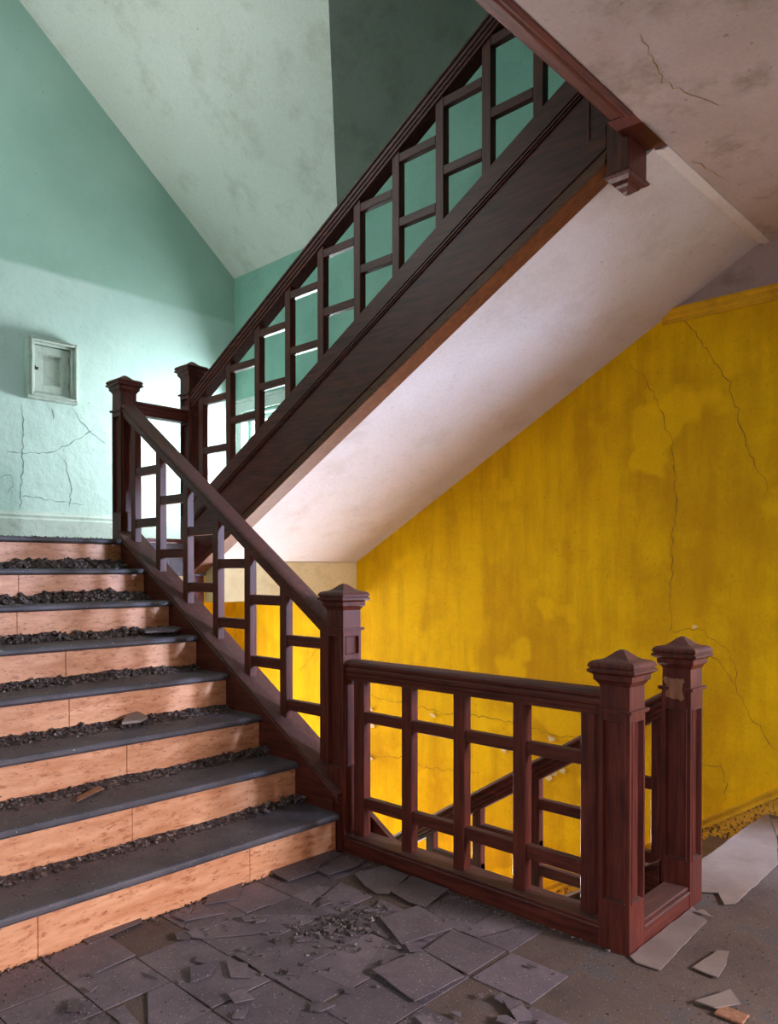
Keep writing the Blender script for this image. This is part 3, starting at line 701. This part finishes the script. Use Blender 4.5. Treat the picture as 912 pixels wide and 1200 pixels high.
FR = [[(-.485, -1.134), (-.515, -1.044), (-.562, -1.108), (-.546, -1.17)], [(-.516, -1.018), (-.583, -.98), (-.661, -1.026), (-.615, -1.07)], [(-.369, -1.48), (-.387, -1.453), (-.459, -1.486), (-.436, -1.513)]]
for k in range(105):
    cu, cv = -rnd.uniform(.25, 1.75), -rnd.uniform(.35, 1.5)
    if cu < -1.35: cv = -rnd.uniform(.5, 1.2)
    s_ = rnd.choice((.012, .016, .02, .03, .042))*rnd.uniform(.8, 1.2); n = rnd.choice((3, 4, 4, 5)); a0_ = rnd.uniform(0, 6.28)
    FR.append([(cu+s_*rnd.uniform(.6, 1.2)*math.cos(a0_+2*math.pi*q/n), cv+s_*rnd.uniform(.35, 1.1)*math.sin(a0_+2*math.pi*q/n)) for q in range(n)])
for i, poly in enumerate(FR):
    o = plate(poly, .010, .0035, 'tile_fragment', 'tile', None, (rnd.uniform(-.12, .12), rnd.uniform(-.12, .12)))
    tag(recenter(o), 'small broken chip of dark floor tile lying loose on the tiled floor', 'tile chip', 'small tile chips on the floor')
# linoleum sheets
def sheet(poly, zf, lab, seed, mt='sheet', cat='linoleum', th=.004):
    r2 = random.Random(seed); pl = rag(poly, .0025, r2, .04)
    a = [P(u, v, zf(u, v)) for u, v in pl]
    o = MB().prism(a, (0, 0, th)).build('linoleum_sheet', mt); return tag(recenter(o), lab, cat)
sheet([(-1.300, .56), (-1.300, 1.86), (-1.42, 1.62), (-1.563, 1.163), (-1.576, .60), (-1.549, .562), (-1.489, .66), (-1.40, .60)], lambda u, v: .006+.004*math.sin(v*5), 'large pale linoleum sheet on the floor at the head of the descending steps', 1)
sheet([(-1.466, -.06), (-1.466, .464), (-1.553, .377), (-1.578, -.08), (-1.50, -.085)], lambda u, v: .004, 'linoleum strip along the curb between the near newel posts', 2)
sheet([(-1.649, .008), (-1.667, .179), (-1.699, .196), (-1.723, .103), (-1.735, -.002)], lambda u, v: .007-.02*(u+1.7), 'notched linoleum scrap in the lower right corner', 3)
sheet([(-1.738, -.191), (-1.792, -.054), (-1.842, -.113), (-1.795, -.188)], lambda u, v: .012, 'curved linoleum scrap at the bottom right edge', 4)
sheet([(-1.495, .41), (-1.514, .448), (-1.570, .40)], lambda u, v: .012, 'tiny triangular linoleum scrap beside the scarred newel', 5)
sheet([(-1.35, 1.75), (-1.45, 2.0-.12), (-1.7, 1.85), (-1.66, 1.45), (-1.55, 1.30)], lambda u, v: .012, 'second linoleum sheet lying beyond the large pale one', 6)
sheet([(-1.32, .60), (-1.04, .62), (-1.02, 1.55), (-1.10, 1.66), (-1.32, 1.30)], lambda u, v: -.187+.008+.0*(u), 'dark linoleum sheet on the first descending step', 7)
# splintered wood scrap
m = MB(); m.box(-1.88, -1.80, -.21, -.15, .004, .012); tag(recenter(m.build('wood_scrap', 'scar', None, .002)), 'ribbed splinter of pale wood at the bottom right', 'wood scrap')

# ------------------------------------------------------------------ rubble
def chunk(mb, u, v, z, s_, rnd, flatn=1.0):
    rx = Matrix.Rotation(rnd.uniform(0, 6.28), 3, 'Z')@Matrix.Rotation(rnd.uniform(-.9, .9)*flatn, 3, 'X')@Matrix.Rotation(rnd.uniform(-.9, .9)*flatn, 3, 'Y')
    d = (s_*rnd.uniform(.6, 1.3), s_*rnd.uniform(.5, 1.1), s_*rnd.uniform(.25, .8))
    p = []
    for k in range(8):
        q = Vector(((1 if k & 1 else -1)*d[0]*rnd.uniform(.6, 1), (1 if k & 2 else -1)*d[1]*rnd.uniform(.6, 1), (1 if k & 4 else -1)*d[2]*rnd.uniform(.6, 1)))*.5
        p.append(P(u, v, z)+rx@q)
    mb.add(p, [(0, 1, 3, 2), (4, 6, 7, 5), (0, 4, 5, 1), (2, 3, 7, 6), (0, 2, 6, 4), (1, 5, 7, 3)])
names = ['lowest', 'second', 'third', 'fourth', 'fifth', 'sixth', 'seventh']
thick = [.42, .55, .72, .85, .95, 1.15, 1.25]
for k in range(1, 8):
    rn = random.Random(100+k); ub = -.0685+.036+RUN*k-.002; z0 = k*RISE; T = thick[k-1]
    mb = MB(); nv, nu = 150, 9; vv0, vv1 = VL+.01, SV1-.01
    def hp(v):                                     # heap height against the riser
        e = noise.noise(Vector((v*4, k*3.1, 0)))*.5+.5; e2 = noise.noise(Vector((v*17, k*5.1, 2)))*.5+.5
        r_ = T*(.016+.022*e+.012*e2)
        if k >= 6 and v > -.75: r_ *= 1.35
        return r_
    def wd(v): return T*(.075+.06*(noise.noise(Vector((v*3, k*7.7, 5)))*.5+.5))*(1.5 if k < 4 else 1)
    vs = []
    for i in range(nv+1):
        v = vv0+(vv1-vv0)*i/nv
        for j in range(nu+1):
            f = j/nu; h = hp(v)*(1-f)**1.6
            h += .006*max(0, 1-f)*noise.noise(Vector((v*60, f*9+k, 1)))
            vs.append(P(ub-wd(v)*f, v, z0+max(h, -.001 if f > .95 else .0005)))
    fs = [(i*(nu+1)+j, i*(nu+1)+j+1, (i+1)*(nu+1)+j+1, (i+1)*(nu+1)+j) for i in range(nv) for j in range(nu)]
    mb.add(vs, fs)
    for _ in range(int(560*(T+.25))):
        v = rn.uniform(vv0, vv1); f = min(1.0, abs(rn.gauss(0, .5)))
        h = hp(v)*(1-f)**1.6; s_ = rn.choice((.008, .011, .014, .019, .026))*rn.uniform(.7, 1.3)*(.62 if k < 3 else .85 if k < 5 else 1.2)
        chunk(mb, ub-s_*.5-wd(v)*f*1.05, v, z0+h*.85+s_*.25, s_, rn)
    for _ in range(420):                           # dust and crumbs further out
        s_ = rn.uniform(.002, .006); chunk(mb, ub-.02-rn.random()**1.4*.23, rn.uniform(vv0, vv1), z0+s_*.2, s_, rn)
    if k == 1 or k == 2:
        for _ in range(60):
            v = -.1-rn.random()**1.6*.35; s_ = rn.uniform(.012, .03); chunk(mb, ub-.02-rn.random()*.07, v, z0+.012+.02*rn.random(), s_, rn)
    o = mb.build('debris', 'debris'); o['kind'] = 'stuff'
    tag(recenter(o), 'heap of dark plaster rubble along the back of the %s step' % names[k-1], 'debris')
mb = MB(); rn = random.Random(300)
for _ in range(200):
    s_ = rn.uniform(.004, .016); chunk(mb, 1.99+rn.uniform(0, .10), rn.uniform(VL, -.12), LAND+s_*.3, s_, rn)
o = mb.build('debris', 'debris'); o['kind'] = 'stuff'; tag(recenter(o), 'scattered crumbs along the edge of the landing', 'debris')
mb = MB(); rn = random.Random(301)
for _ in range(2600):
    u = -rn.uniform(0.02, 2.1); v = -.07-rn.random()*1.6
    s_ = rn.choice((.002, .003, .004, .006))*rn.uniform(.7, 1.3)
    if noise.noise(Vector((u*3, v*3, 4))) < -.05: continue
    chunk(mb, u, v, .005+s_*.25, s_, rn)
for _ in range(500):                               # dirt swept against the riser and the railing
    s_ = rn.uniform(.004, .012); chunk(mb, -.012-abs(rn.gauss(0, .03)), -.08-rn.random()*1.65, .005+s_*.2, s_, rn)
for _ in range(350):
    s_ = rn.uniform(.003, .010); chunk(mb, -rn.random()*1.4, -.066-abs(rn.gauss(0, .02)), .004+s_*.2, s_, rn)
for _ in range(260):
    a = rn.uniform(0, 6.28); r_ = abs(rn.gauss(0, .11)); s_ = rn.uniform(.006, .018); chunk(mb, -.60+r_*math.cos(a), -.60+r_*math.sin(a)*1.5, .006+s_*.3, s_, rn)
for _ in range(900):
    s_ = rn.uniform(.002, .006); chunk(mb, -1.30-rn.random()*.8, -.6+rn.random()*2.3, .001+s_*.2, s_, rn) if rn.random() < .8 else None
o = mb.build('debris', 'debris'); o['kind'] = 'stuff'; tag(recenter(o), 'fine plaster grit scattered over the hall floor', 'debris')
def slab_piece(poly, z, lab, tilt, mt='tile', th=.012):
    o = plate(rag(poly, .003, random.Random(5)), z, th, 'plaster_slab', mt, None, tilt); tag(recenter(o), lab, 'plaster slab')
slab_piece([(.70, -.75), (.80, -.68), (.84, -.60), (.73, -.60), (.69, -.66)], .585, 'flat grey slab of plaster on rubble of the third step', (.10, .0), 'sheet')
slab_piece([(1.19, -.36), (1.28, -.33), (1.30, -.12), (1.22, -.11), (1.17, -.2)], .957, 'flat dark slab of plaster at the railing end of the fifth step', (.08, 0), 'tile')
slab_piece([(.36, -1.12), (.40, -1.10), (.47, -.98), (.43, -.97)], .378, 'thin pale wood splinter on the second step', (.1, 0), 'scar', .004)
# clean helper keys
for o in bpy.data.objects:
    if '_o' in o: del o['_o']
